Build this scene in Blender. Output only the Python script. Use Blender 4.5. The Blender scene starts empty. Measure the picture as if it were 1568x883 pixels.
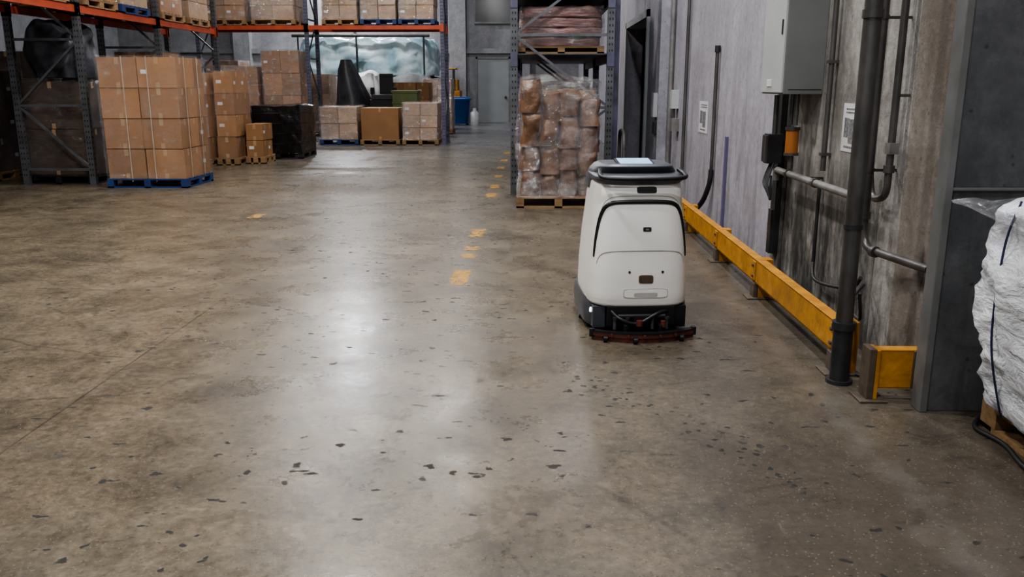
import bpy, math, random
from mathutils import Vector, noise, Matrix
random.seed(7)
D=bpy.data; C=bpy.context
H=1.56
try:
    C.scene.view_settings.view_transform='AgX'
    C.scene.view_settings.look='AgX - Medium High Contrast'
except Exception as e: print(e)
# ---------------------------------------------------------------- materials
def newmat(name):
    m=D.materials.new(name); m.use_nodes=True
    nt=m.node_tree; nt.nodes.clear()
    out=nt.nodes.new('ShaderNodeOutputMaterial')
    return m,nt,out
def N(nt,t,**k):
    n=nt.nodes.new(t)
    for a,b in k.items(): setattr(n,a,b)
    return n
def L(nt,a,b): nt.links.new(a,b)
def ramp(nt,fac,stops,interp='LINEAR'):
    r=N(nt,'ShaderNodeValToRGB'); r.color_ramp.interpolation=interp
    e=r.color_ramp.elements
    while len(e)<len(stops): e.new(0.5)
    for i,(p,c) in enumerate(stops):
        e[i].position=p; e[i].color=(c[0],c[1],c[2],1) if not isinstance(c,(int,float)) else (c,c,c,1)
    L(nt,fac,r.inputs[0]); return r.outputs[0]
def noise_t(nt,vec,scale,detail=5,rough=.55,dist=0):
    n=N(nt,'ShaderNodeTexNoise'); n.inputs['Scale'].default_value=scale
    n.inputs['Detail'].default_value=detail; n.inputs['Roughness'].default_value=rough
    n.inputs['Distortion'].default_value=dist
    if vec: L(nt,vec,n.inputs['Vector'])
    return n.outputs[0]
def mp(nt,vec,s=(1,1,1),loc=(0,0,0)):
    m=N(nt,'ShaderNodeMapping'); m.inputs['Scale'].default_value=s; m.inputs['Location'].default_value=loc
    L(nt,vec,m.inputs['Vector']); return m.outputs[0]
def mixc(nt,fac,a,b,mode='MIX'):
    m=N(nt,'ShaderNodeMix',data_type='RGBA',blend_type=mode)
    for s,v in ((0,fac),(6,a),(7,b)):
        if isinstance(v,(int,float)): m.inputs[s].default_value=v
        elif isinstance(v,tuple): m.inputs[s].default_value=(v[0],v[1],v[2],1)
        else: L(nt,v,m.inputs[s])
    return m.outputs[2]
def math_(nt,op,a,b=None,clamp=False):
    m=N(nt,'ShaderNodeMath',operation=op); m.use_clamp=clamp
    for i,v in enumerate((a,b)):
        if v is None: continue
        if isinstance(v,(int,float)): m.inputs[i].default_value=v
        else: L(nt,v,m.inputs[i])
    return m.outputs[0]
def sstep(nt,v,a,b):
    g=N(nt,'ShaderNodeMapRange'); g.interpolation_type='SMOOTHSTEP'; g.inputs[1].default_value=a; g.inputs[2].default_value=b; L(nt,v,g.inputs[0]); return g.outputs[0]
def bump(nt,h,st,dist=.02):
    b=N(nt,'ShaderNodeBump'); b.inputs['Strength'].default_value=st; b.inputs['Distance'].default_value=dist
    L(nt,h,b.inputs['Height']); return b.outputs[0]
def simple(name,c,rough=.5,metal=0,c2=None,scale=6,bst=0,bscale=None,island=0,stretch=(1,1,1),emit=0,coat=0):
    m,nt,out=newmat(name)
    p=N(nt,'ShaderNodeBsdfPrincipled'); L(nt,p.outputs[0],out.inputs[0])
    tc=N(nt,'ShaderNodeTexCoord').outputs['Object']
    v=mp(nt,tc,stretch)
    if c2 is None: c2=tuple(x*.8 for x in c)
    f=ramp(nt,noise_t(nt,v,scale),[(.3,0.),(.7,1.)])
    col=mixc(nt,f,c,c2)
    if island:
        g=N(nt,'ShaderNodeNewGeometry').outputs['Random Per Island']
        k=math_(nt,'MULTIPLY_ADD',g,island); 
        k.node.inputs[2].default_value=1-island*.6
        cc=N(nt,'ShaderNodeCombineColor')
        for i in range(3): L(nt,k,cc.inputs[i])
        col=mixc(nt,1.,col,cc.outputs[0],'MULTIPLY')
    L(nt,col,p.inputs['Base Color'])
    p.inputs['Roughness'].default_value=rough; p.inputs['Metallic'].default_value=metal
    p.inputs['Coat Weight'].default_value=coat
    if bst:
        L(nt,bump(nt,noise_t(nt,v,bscale or scale*3,6),bst),p.inputs['Normal'])
    if emit:
        L(nt,col,p.inputs['Emission Color']); p.inputs['Emission Strength'].default_value=emit
    return m
M={}
M['card']=simple('cardboard',(.33,.17,.07),.75,c2=(.27,.135,.055),scale=3,island=.45)
M['card_pale']=simple('cardboard_pale',(.40,.265,.16),.75,c2=(.31,.195,.115),scale=3,island=.4)
M['card_dark']=simple('cardboard_dark',(.08,.046,.026),.8,c2=(.045,.027,.016),scale=3,island=.4)
M['tape']=simple('packing_tape',(.40,.25,.125),.3)
M['strap']=simple('plastic_strap',(.45,.38,.28),.4)
M['label']=simple('paper_label',(.62,.62,.62),.6)
M['ink']=simple('printed_ink',(.03,.03,.04),.6,c2=(.3,.3,.3),scale=60)
M['wood']=simple('pallet_wood',(.31,.185,.085),.8,c2=(.17,.105,.05),scale=4,stretch=(1,6,6),island=.4)
M['bluepal']=simple('blue_plastic',(.015,.045,.15),.5,c2=(.01,.03,.10))
M['navy']=simple('navy_cord',(.012,.02,.06),.5)
M['blackpal']=simple('black_plastic',(.015,.015,.016),.5)
M['blackfilm']=simple('black_stretch_film',(.010,.010,.011),.2,scale=3,bst=1.,bscale=7)
M['steel_rack']=simple('rack_upright_steel',(.13,.13,.19),.45,.3,c2=(.07,.07,.10),scale=5)
M['steel_gray']=simple('rack_galvanised_steel',(.15,.155,.165),.45,.6,c2=(.09,.09,.095),scale=6)
M['hole']=simple('slot_hole_black',(.008,.008,.01),.8)
M['red']=simple('rack_beam_orange',(.46,.075,.026),.5,c2=(.30,.05,.022),scale=4)
M['yellow']=simple('guard_rail_yellow',(.50,.225,.016),.5,c2=(.28,.12,.012),scale=8,bst=.2,bscale=30)
M['rust']=simple('rusty_foot',(.10,.07,.045),.7,c2=(.05,.04,.03),scale=20)
M['pipe']=simple('pipe_gray_steel',(.15,.142,.135),.38,.6,c2=(.06,.055,.05),scale=7,stretch=(1,1,.4))
M['pipe_dark']=simple('pipe_dark',(.05,.05,.053),.45,.4,c2=(.026,.026,.026),scale=8)
M['pipe_pale']=simple('pipe_pale',(.22,.21,.20),.5,.2,c2=(.12,.11,.10),scale=8)
M['cable']=simple('rubber_cable',(.015,.015,.017),.55)
M['cabinet']=simple('electrical_cabinet_paint',(.17,.175,.165),.42,c2=(.135,.14,.13),scale=2)
M['cabdoor']=simple('electrical_cabinet_door',(.42,.43,.42),.42,c2=(.35,.36,.355),scale=2)
M['orange']=simple('orange_fitting',(.34,.12,.025),.5)
M['purple']=simple('purple_strip',(.12,.11,.20),.5)
M['robot_white']=simple('robot_white_shell',(.80,.775,.73),.32,c2=(.76,.735,.69),scale=2,coat=.2)
M['robot_seam']=simple('robot_seam_gray',(.42,.41,.39),.5)
M['robot_gray']=simple('robot_dark_gray',(.065,.069,.078),.42,c2=(.042,.045,.053),scale=6)
M['robot_black']=simple('robot_black',(.008,.008,.009),.4)
M['robot_red']=simple('squeegee_red_rubber',(.15,.03,.018),.5,c2=(.05,.017,.013),scale=12)
M['screen']=simple('robot_screen',(.28,.5,.75),.2,emit=.45,c2=(.38,.6,.8),scale=25)
M['led']=simple('robot_led',(.7,.85,1.),.3,emit=3)
M['brownlab']=simple('brown_label',(.13,.08,.035),.4,c2=(.05,.03,.015),scale=60)
M['doorgray']=simple('door_gray_paint',(.25,.26,.26),.5,c2=(.21,.22,.22),scale=1.5)
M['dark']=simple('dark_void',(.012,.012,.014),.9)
M['glassdark']=simple('dark_window_glass',(.03,.032,.035),.15)
M['bluebin']=simple('blue_bin_plastic',(.015,.08,.28),.4)
M['green']=simple('green_crate',(.14,.18,.07),.6)
M['tarpwhite']=simple('white_plastic_sheet',(.62,.72,.75),.25,c2=(.20,.36,.40),scale=1.8,bst=.6,bscale=4)
M['tarpdull']=simple('grey_plastic_sheet',(.32,.33,.33),.35,c2=(.14,.14,.14),scale=2,bst=.6,bscale=4)
M['darktarp']=simple('dark_gray_tarp',(.06,.063,.075),.4,c2=(.03,.031,.037),scale=3,bst=.7,bscale=5)
M['sack']=simple('brown_sacks',(.22,.12,.068),.3,c2=(.06,.033,.02),scale=5,bst=1.,bscale=10)
M['pinksack']=simple('pink_brown_sacks',(.24,.125,.105),.35,c2=(.11,.055,.05),scale=4,bst=.8,bscale=8,stretch=(1,1,4))
M['housing']=simple('lamp_housing',(.3,.3,.3),.5)
def m_film(name,haze_lo,haze_hi,gloss,scale=7,a=.45,b_=.68,col=(.5,.47,.44),rough=.12,bd=.06):
    m,nt,out=newmat(name)
    tc=N(nt,'ShaderNodeTexCoord').outputs['Object']
    v=mp(nt,tc,(1,1,2.0))
    nn=noise_t(nt,v,scale,7,.66,1.4)
    nb=bump(nt,nn,1.,bd)
    d=N(nt,'ShaderNodeBsdfDiffuse'); d.inputs[0].default_value=(*col,1); L(nt,nb,d.inputs['Normal'])
    g=N(nt,'ShaderNodeBsdfGlossy'); g.inputs['Roughness'].default_value=rough; g.inputs[0].default_value=(.95,.95,.97,1); L(nt,nb,g.inputs['Normal'])
    t=N(nt,'ShaderNodeBsdfTransparent')
    m1=N(nt,'ShaderNodeMixShader'); f=ramp(nt,nn,[(a,haze_lo),(b_,haze_hi)])
    L(nt,f,m1.inputs[0]); L(nt,t.outputs[0],m1.inputs[1]); L(nt,d.outputs[0],m1.inputs[2])
    m2=N(nt,'ShaderNodeMixShader'); n3=noise_t(nt,v,scale*.6,4,.6,.5)
    f2=ramp(nt,n3,[(.4,gloss*.25),(.62,gloss)])
    L(nt,f2,m2.inputs[0]); L(nt,m1.outputs[0],m2.inputs[1]); L(nt,g.outputs[0],m2.inputs[2]); L(nt,m2.outputs[0],out.inputs[0])
    return m
M['film']=m_film('stretch_film',.0,.16,.15,6,a=.52,b_=.72)
M['film_heavy']=m_film('stretch_film_heavy',.01,.38,.30,6,a=.48,b_=.70)
M['film_brown']=m_film('stretch_film_over_sacks',.0,.34,.38,6,a=.52,b_=.74,col=(.40,.33,.29),bd=.09,rough=.09)
M['film_clear']=m_film('clear_plastic_sheet',.20,.5,.35,10,col=(.6,.6,.62))
def m_white_bag():
    m,nt,out=newmat('crinkled_white_plastic')
    tc=N(nt,'ShaderNodeTexCoord').outputs['Object']
    p=N(nt,'ShaderNodeBsdfPrincipled'); L(nt,p.outputs[0],out.inputs[0])
    n=N(nt,'ShaderNodeTexNoise'); n.inputs['Scale'].default_value=7; n.inputs['Detail'].default_value=8; n.inputs['Roughness'].default_value=.6; n.inputs['Distortion'].default_value=.8; L(nt,mp(nt,tc,(1,1,2.2)),n.inputs['Vector'])
    c=ramp(nt,n.outputs[0],[(.3,(.52,.53,.56)),(.6,(.78,.79,.82))])
    L(nt,c,p.inputs['Base Color']); p.inputs['Roughness'].default_value=.36
    L(nt,bump(nt,n.outputs[0],.9,.05),p.inputs['Normal'])
    return m
M['whitebag']=m_white_bag()
def m_paint():
    m,nt,out=newmat('worn_yellow_floor_paint')
    tc=N(nt,'ShaderNodeTexCoord').outputs['Object']
    p=N(nt,'ShaderNodeBsdfPrincipled'); p.inputs['Base Color'].default_value=(.50,.26,.035,1); p.inputs['Roughness'].default_value=.5
    t=N(nt,'ShaderNodeBsdfTransparent'); mx=N(nt,'ShaderNodeMixShader')
    f=ramp(nt,noise_t(nt,tc,18,7,.8),[(.46,0.),(.51,.92)])
    L(nt,f,mx.inputs[0]); L(nt,t.outputs[0],mx.inputs[1]); L(nt,p.outputs[0],mx.inputs[2]); L(nt,mx.outputs[0],out.inputs[0])
    return m
M['paint']=m_paint()
def m_floor():
    m,nt,out=newmat('polished_concrete_floor')
    tc=N(nt,'ShaderNodeTexCoord').outputs['Object']
    p=N(nt,'ShaderNodeBsdfPrincipled'); L(nt,p.outputs[0],out.inputs[0])
    sx=N(nt,'ShaderNodeSeparateXYZ'); L(nt,tc,sx.inputs[0]); X,Y=sx.outputs[0],sx.outputs[1]
    big=ramp(nt,noise_t(nt,tc,.5,5,.55,.6),[(.36,0.),(.64,1.)])
    col=mixc(nt,big,(.100,.079,.054),(.142,.114,.079))
    mid=ramp(nt,noise_t(nt,tc,2.2,10,.76,.4),[(.30,.48),(.48,.95),(.70,1.52)])
    col=mixc(nt,1.,col,mid,'MULTIPLY')
    fine=ramp(nt,noise_t(nt,tc,24,7,.74),[(.3,.60),(.7,1.4)])
    col=mixc(nt,1.,col,fine,'MULTIPLY')
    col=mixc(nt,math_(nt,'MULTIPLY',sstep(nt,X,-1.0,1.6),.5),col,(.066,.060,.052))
    col=mixc(nt,math_(nt,'MULTIPLY',sstep(nt,Y,14,26),.7),col,(.115,.12,.133))  # bluish reflection towards the far end, painted into the floor colour
    dn=math_(nt,'MULTIPLY',noise_t(nt,tc,2.2,7,.7),.9)
    wet=math_(nt,'MULTIPLY',sstep(nt,math_(nt,'ADD',X,dn),1.0,1.25),sstep(nt,math_(nt,'ADD',Y,dn),4.35,3.8))
    col=mixc(nt,math_(nt,'MULTIPLY',wet,.5),col,(.045,.034,.026))
    st=ramp(nt,noise_t(nt,mp(nt,tc,(1,1,1),(3,7,0)),.9,8,.7,1.2),[(.53,0.),(.66,1.)])
    col=mixc(nt,math_(nt,'MULTIPLY',st,.48),col,(.040,.033,.026))
    # smaller oily blots
    bl=ramp(nt,noise_t(nt,mp(nt,tc,(1,1.6,1),(13,2,0)),3.4,6,.65,.8),[(.60,0.),(.70,1.)])
    col=mixc(nt,math_(nt,'MULTIPLY',bl,.5),col,(.030,.026,.021))
    vs=N(nt,'ShaderNodeTexVoronoi'); vs.inputs['Scale'].default_value=48; L(nt,tc,vs.inputs['Vector'])
    sp=ramp(nt,vs.outputs['Distance'],[(.12,1.),(.20,0.)])
    col=mixc(nt,math_(nt,'MULTIPLY',sp,.32),col,(.30,.26,.20))
    vd=N(nt,'ShaderNodeTexVoronoi'); vd.inputs['Scale'].default_value=37; L(nt,mp(nt,tc,(1,1,1),(4,2,0)),vd.inputs['Vector'])
    sd=ramp(nt,vd.outputs['Distance'],[(.10,1.),(.2,0.)])
    col=mixc(nt,math_(nt,'MULTIPLY',sd,.5),col,(.03,.025,.02))
    vp=N(nt,'ShaderNodeTexVoronoi'); vp.inputs['Scale'].default_value=8
    nd=N(nt,'ShaderNodeTexNoise'); nd.inputs['Scale'].default_value=18; L(nt,tc,nd.inputs['Vector'])
    L(nt,mixc(nt,.08,tc,nd.outputs[1]),vp.inputs['Vector'])
    pit=ramp(nt,vp.outputs['Distance'],[(.12,1.),(.17,0.)])
    msk=ramp(nt,noise_t(nt,tc,1.1,3),[(.43,0.),(.52,1.)])
    pit=math_(nt,'MULTIPLY',pit,msk)
    vc=N(nt,'ShaderNodeTexVoronoi'); vc.inputs['Scale'].default_value=3.6
    mv=N(nt,'ShaderNodeMapping'); mv.inputs['Rotation'].default_value=(0,0,.9); mv.inputs['Scale'].default_value=(1,3.4,1); L(nt,tc,mv.inputs[0])
    L(nt,mixc(nt,.14,mv.outputs[0],nd.outputs[1]),vc.inputs['Vector'])
    chip=ramp(nt,vc.outputs['Distance'],[(.09,1.),(.13,0.)])
    msk2=ramp(nt,noise_t(nt,mp(nt,tc,(1,1,1),(5,3,0)),.8,3),[(.42,0.),(.50,1.)])
    pit=math_(nt,'MAXIMUM',pit,math_(nt,'MULTIPLY',chip,msk2))
    ln=math_(nt,'ABSOLUTE',math_(nt,'ADD',math_(nt,'SUBTRACT',Y,4.94),math_(nt,'MULTIPLY',X,1.6)))
    lm=ramp(nt,math_(nt,'ADD',ln,math_(nt,'MULTIPLY',noise_t(nt,tc,6,5),.3)),[(.25,1.),(.5,0.)])
    lm=math_(nt,'MULTIPLY',lm,math_(nt,'MULTIPLY',math_(nt,'GREATER_THAN',X,.15),math_(nt,'LESS_THAN',X,1.1)))
    v3=N(nt,'ShaderNodeTexVoronoi'); v3.inputs['Scale'].default_value=20; L(nt,mixc(nt,.06,tc,nd.outputs[1]),v3.inputs['Vector'])
    pit=math_(nt,'MAXIMUM',pit,math_(nt,'MULTIPLY',ramp(nt,v3.outputs['Distance'],[(.22,1.),(.32,0.)]),lm))
    col=mixc(nt,math_(nt,'MULTIPLY',pit,.9),col,(.010,.009,.008))
    ve=N(nt,'ShaderNodeTexVoronoi',feature='DISTANCE_TO_EDGE'); ve.inputs['Scale'].default_value=.42
    n2=N(nt,'ShaderNodeTexNoise'); n2.inputs['Scale'].default_value=1.6; n2.inputs['Detail'].default_value=7; L(nt,tc,n2.inputs['Vector'])
    L(nt,mixc(nt,.22,tc,n2.outputs[1]),ve.inputs['Vector'])
    cr=ramp(nt,ve.outputs[0],[(.0012,1.),(.003,0.)])
    msk3=ramp(nt,noise_t(nt,mp(nt,tc,(1,1,1),(9,1,0)),.9,4),[(.50,0.),(.62,1.)])
    cr=math_(nt,'MULTIPLY',cr,msk3)
    col=mixc(nt,math_(nt,'MULTIPLY',cr,.5),col,(.02,.017,.014))
    # curved tyre scuffs
    sm=ramp(nt,noise_t(nt,mp(nt,tc,(2,2,1),(1,8,0)),2.2,7,.7),[(.46,0.),(.6,1.)])
    for cx_,cy_,rad_,wd in ((-.1,6.6,2.42,.012),(-3.4,9.5,3.1,.02),(-5.6,3.2,3.4,.015),(1.8,1.0,2.3,.010),(-1.9,1.2,2.9,.012)):
        dx=math_(nt,'SUBTRACT',X,cx_); dy=math_(nt,'SUBTRACT',Y,cy_)
        dd=math_(nt,'SQRT',math_(nt,'ADD',math_(nt,'MULTIPLY',dx,dx),math_(nt,'MULTIPLY',dy,dy)))
        aa=math_(nt,'ABSOLUTE',math_(nt,'SUBTRACT',dd,rad_))
        cm=math_(nt,'SUBTRACT',1.,sstep(nt,aa,wd*.4,wd*1.6))
        col=mixc(nt,math_(nt,'MULTIPLY',math_(nt,'MULTIPLY',cm,sm),.42),col,(.028,.024,.020))
    ns=noise_t(nt,mp(nt,tc,(9,1.1,1)),2.,8,.75)
    sc=ramp(nt,ns,[(.63,0.),(.72,1.)])
    col=mixc(nt,math_(nt,'MULTIPLY',sc,.38),col,(.24,.20,.155))
    ns2=noise_t(nt,mp(nt,tc,(1.3,8,1)),1.7,8,.75)
    sc2=ramp(nt,ns2,[(.64,0.),(.74,1.)])
    col=mixc(nt,math_(nt,'MULTIPLY',sc2,.34),col,(.24,.20,.155))
    du=ramp(nt,math_(nt,'ADD',math_(nt,'ABSOLUTE',math_(nt,'SUBTRACT',X,1.5)),math_(nt,'MULTIPLY',noise_t(nt,tc,6,10,.82),1.0)),[(.46,1.),(.60,0.)])
    col=mixc(nt,math_(nt,'MULTIPLY',du,.22),col,(.20,.185,.165))
    def line(val,pos,w):
        a=math_(nt,'ABSOLUTE',math_(nt,'SUBTRACT',val,pos))
        return math_(nt,'LESS_THAN',a,w)
    j=line(X,-2.31,.005)
    for q in (line(X,-6.3,.006),line(Y,10.9,.008),line(Y,16.9,.01)): j=math_(nt,'MAXIMUM',j,q)
    jm=ramp(nt,noise_t(nt,tc,1.3,4),[(.35,.2),(.6,.75)])
    col=mixc(nt,math_(nt,'MULTIPLY',j,jm),col,(.018,.015,.012))
    L(nt,col,p.inputs['Base Color'])
    r=ramp(nt,noise_t(nt,tc,1.9,10,.76),[(.3,.17),(.7,.36)])
    r=mixc(nt,math_(nt,'MULTIPLY',st,.5),r,(.16,.16,.16))
    r=mixc(nt,math_(nt,'MULTIPLY',fine,.14),r,(.5,.5,.5))
    r=mixc(nt,pit,r,(.8,.8,.8))
    L(nt,r,p.inputs['Roughness']); p.inputs['Specular IOR Level'].default_value=.36
    hh=math_(nt,'ADD',math_(nt,'MULTIPLY',noise_t(nt,tc,4.5,6,.62),1.),math_(nt,'MULTIPLY',pit,-.15))
    L(nt,bump(nt,hh,.10,.03),p.inputs['Normal'])
    return m
M['floor']=m_floor()
def m_conc(name,c1,c2,dark,streak=.5,bst=.3,warmY=None,grime=None):
    m,nt,out=newmat(name)
    tc=N(nt,'ShaderNodeTexCoord').outputs['Object']
    p=N(nt,'ShaderNodeBsdfPrincipled'); L(nt,p.outputs[0],out.inputs[0]); p.inputs['Roughness'].default_value=.7
    a=ramp(nt,noise_t(nt,tc,1.5,10,.7,.4),[(.38,0.),(.60,1.)])
    col=mixc(nt,a,c1,c2)
    s=ramp(nt,noise_t(nt,mp(nt,tc,(3.6,3.6,.6)),1.3,10,.74,.5),[(.46,0.),(.64,1.)])
    sx=N(nt,'ShaderNodeSeparateXYZ'); L(nt,tc,sx.inputs[0])
    z=N(nt,'ShaderNodeMapRange'); z.inputs[1].default_value=1.6; z.inputs[2].default_value=.2; z.inputs[3].default_value=.45; z.inputs[4].default_value=1.3; L(nt,sx.outputs[2],z.inputs[0])
    f=math_(nt,'MULTIPLY',math_(nt,'MULTIPLY',s,streak),z.outputs[0],True)
    col=mixc(nt,f,col,dark)
    if grime:
        y0,y1,zt=grime
        gy=math_(nt,'MULTIPLY',math_(nt,'GREATER_THAN',sx.outputs[1],y0),math_(nt,'LESS_THAN',sx.outputs[1],y1))
        gz=N(nt,'ShaderNodeMapRange'); gz.inputs[1].default_value=zt+.25; gz.inputs[2].default_value=zt-.25; L(nt,math_(nt,'ADD',sx.outputs[2],math_(nt,'MULTIPLY',noise_t(nt,mp(nt,tc,(5,5,1)),2.,6),.5)),gz.inputs[0])
        gn=ramp(nt,noise_t(nt,mp(nt,tc,(3,3,1.2)),2.4,10,.72),[(.40,1.),(.60,.25)])
        col=mixc(nt,math_(nt,'MULTIPLY',math_(nt,'MULTIPLY',gy,gz.outputs[0]),gn),col,(.028,.027,.026))
    if warmY is not None:
        w=math_(nt,'LESS_THAN',sx.outputs[1],warmY)
        col=mixc(nt,math_(nt,'MULTIPLY',w,.55),col,(.125,.090,.062))
        ry=math_(nt,'ABSOLUTE',math_(nt,'SUBTRACT',sx.outputs[1],4.30))
        rz=math_(nt,'ABSOLUTE',math_(nt,'SUBTRACT',sx.outputs[2],.62))
        d=math_(nt,'ADD',math_(nt,'MULTIPLY',ry,6.),math_(nt,'MULTIPLY',rz,3.))
        d=math_(nt,'ADD',d,noise_t(nt,tc,9,4))
        rr=ramp(nt,d,[(.6,.9),(1.25,0.)])
        col=mixc(nt,rr,col,(.022,.010,.006))
    n2=ramp(nt,noise_t(nt,tc,16,8,.74),[(.3,.78),(.7,1.18)])
    col=mixc(nt,1.,col,n2,'MULTIPLY')
    vp=N(nt,'ShaderNodeTexVoronoi'); vp.inputs['Scale'].default_value=9; L(nt,tc,vp.inputs['Vector'])
    pit=ramp(nt,vp.outputs[0],[(.06,1.),(.11,0.)])
    col=mixc(nt,math_(nt,'MULTIPLY',pit,.7),col,tuple(x*.22 for x in c1))
    L(nt,col,p.inputs['Base Color'])
    L(nt,bump(nt,noise_t(nt,tc,14,8,.7),bst,.02),p.inputs['Normal'])
    return m
M['wall_smooth']=m_conc('wall_painted_concrete',(.36,.345,.385),(.28,.265,.295),(.14,.13,.135),.65,.15)
M['wall_rough']=m_conc('wall_weathered_concrete',(.37,.35,.325),(.18,.165,.15),(.05,.046,.042),.95,.5,warmY=4.62,grime=(4.9,6.75,1.1))
M['wall_back']=m_conc('wall_back_concrete',(.27,.265,.27),(.19,.19,.195),(.09,.09,.09),.3,.2)
M['column']=m_conc('column_dark_concrete',(.100,.101,.103),(.055,.057,.060),(.028,.028,.028),.5,.3)
M['colstrip']=simple('column_steel_edge',(.18,.18,.175),.45,.3,c2=(.12,.12,.115),scale=5)
M['ceil']=simple('ceiling_paint',(.16,.16,.17),.9)

# ---------------------------------------------------------------- mesh builder
class MB:
    def __init__(s): s.v=[];s.f=[];s.m=[];s.mats=[];s.sm=[]
    def mi(s,k):
        if k not in s.mats: s.mats.append(k)
        return s.mats.index(k)
    def add(s,vs,fs,k,smooth=False):
        o=len(s.v); s.v+= [tuple(x) for x in vs]; i=s.mi(k)
        for f in fs: s.f.append([a+o for a in f]); s.m.append(i); s.sm.append(smooth)
    def box(s,x0,x1,y0,y1,z0,z1,k,rot=0,c=None,rotx=0,roty=0):
        vs=[Vector((x,y,z)) for z in (z0,z1) for y in (y0,y1) for x in (x0,x1)]
        if rot or rotx or roty:
            cc=Vector(c) if c else Vector(((x0+x1)/2,(y0+y1)/2,(z0+z1)/2))
            R=Matrix.Rotation(rot,3,'Z')@Matrix.Rotation(rotx,3,'X')@Matrix.Rotation(roty,3,'Y')
            vs=[R@(v-cc)+cc for v in vs]
        s.add(vs,[(0,2,3,1),(4,5,7,6),(0,1,5,4),(2,6,7,3),(0,4,6,2),(1,3,7,5)],k)
    def bar(s,p0,p1,w,h,k):
        p0=Vector(p0);p1=Vector(p1);d=(p1-p0).normalized()
        up=Vector((0,0,1)) if abs(d.z)<.95 else Vector((0,1,0))
        a=d.cross(up).normalized()*w/2; b=a.normalized().cross(d)*h/2
        vs=[p+q for p in (p0,p1) for q in (-a-b,a-b,a+b,-a+b)]
        s.add(vs,[(0,1,2,3),(4,7,6,5),(0,4,5,1),(1,5,6,2),(2,6,7,3),(3,7,4,0)],k)
    def tube(s,pts,r,k,seg=12,radii=None,cap=True):
        pts=[Vector(p) for p in pts]; n=len(pts)
        prev=None; vs=[]
        for i,p in enumerate(pts):
            d=(pts[min(i+1,n-1)]-pts[max(i-1,0)]).normalized()
            if prev is None:
                up=Vector((0,0,1)) if abs(d.z)<.9 else Vector((1,0,0))
                a=d.cross(up).normalized()
            else: a=(prev-d*prev.dot(d)).normalized()
            prev=a; b=d.cross(a); rr=radii[i] if radii else r
            for j in range(seg):
                t=2*math.pi*j/seg; vs.append(p+a*math.cos(t)*rr+b*math.sin(t)*rr)
        fs=[]
        for i in range(n-1):
            for j in range(seg):
                k2=(j+1)%seg; fs.append((i*seg+j,i*seg+k2,(i+1)*seg+k2,(i+1)*seg+j))
        s.add(vs,fs,k,True)
        if cap:
            s.add(vs[:seg],[tuple(range(seg))[::-1]],k); s.add(vs[-seg:],[tuple(range(seg))],k)
    def loft(s,rings,k,cap=True,smooth=True):
        n=len(rings[0]); vs=[p for r in rings for p in r]; fs=[]
        for i in range(len(rings)-1):
            for j in range(n):
                q=(j+1)%n; fs.append((i*n+j,i*n+q,(i+1)*n+q,(i+1)*n+j))
        s.add(vs,fs,k,smooth)
        if cap: s.add(rings[0],[tuple(range(n))[::-1]],k); s.add(rings[-1],[tuple(range(n))],k)
    def lump(s,x0,x1,y0,y1,z0,z1,k,amp=.03,freq=3,res=14,seed=0,pinch=0.):
        cx,cy=(x0+x1)/2,(y0+y1)/2
        def P(a,b,c):
            p=Vector((x0+(x1-x0)*a,y0+(y1-y0)*b,z0+(z1-z0)*c))
            d=noise.noise_vector(p*freq+Vector((seed,seed*2,0)))*amp+noise.noise_vector(p*freq*2.7+Vector((seed,0,3)))*amp*.4
            if c<=0: d.z=0
            q=p+d
            if pinch:
                e=1-pinch*(abs(2*a-1)**4*abs(2*b-1)**4) - pinch*.5*max(0,(c-.7)/.3)**2
                q.x=cx+(q.x-cx)*e; q.y=cy+(q.y-cy)*e
                if c>.8: q.z-= pinch*.6*(max(abs(2*a-1),abs(2*b-1))**4)*(c-.8)/.2*(z1-z0)*.3
            return q
        g=[i/res for i in range(res+1)]
        for fn in (lambda a,b:P(a,0,b),lambda a,b:P(1-a,1,b),lambda a,b:P(0,1-a,b),lambda a,b:P(1,a,b),lambda a,b:P(a,b,1)):
            vs=[fn(a,b) for b in g for a in g]; W=res+1
            s.add(vs,[(j*W+i,j*W+i+1,(j+1)*W+i+1,(j+1)*W+i) for j in range(res) for i in range(res)],k,True)
    def obj(s,name,keep=False,bevel=0,parent=None,loc=None,rotz=0):
        me=D.meshes.new(name)
        if keep or parent or loc is not None: o=Vector((0,0,0)) if loc is None else Vector(loc); off=Vector((0,0,0))
        else:
            xs=[v[0] for v in s.v];ys=[v[1] for v in s.v];zs=[v[2] for v in s.v]
            o=Vector(((min(xs)+max(xs))/2,(min(ys)+max(ys))/2,min(zs))); off=o
        me.from_pydata([(v[0]-off.x,v[1]-off.y,v[2]-off.z) for v in s.v],[],s.f)
        for k in s.mats: me.materials.append(M[k])
        me.polygons.foreach_set('material_index',s.m); me.polygons.foreach_set('use_smooth',s.sm)
        me.update()
        ob=D.objects.new(name,me); C.scene.collection.objects.link(ob)
        ob.location=o; ob.rotation_euler[2]=rotz
        if parent: ob.parent=parent
        if bevel:
            b=ob.modifiers.new('bevel','BEVEL'); b.width=bevel; b.segments=2; b.limit_method='ANGLE'
        return ob
def fillet(pts,r,n=5):
    pts=[Vector(p) for p in pts]; out=[pts[0]]
    for i in range(1,len(pts)-1):
        a,b,c=pts[i-1],pts[i],pts[i+1]
        d1=(a-b); d2=(c-b); q=min(r,d1.length*.49,d2.length*.49)
        s_=b+d1.normalized()*q; e=b+d2.normalized()*q
        for t in range(n+1):
            t/=n; out.append(s_*(1-t)**2+b*2*t*(1-t)+e*t*t)
    out.append(pts[-1]); return out
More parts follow.
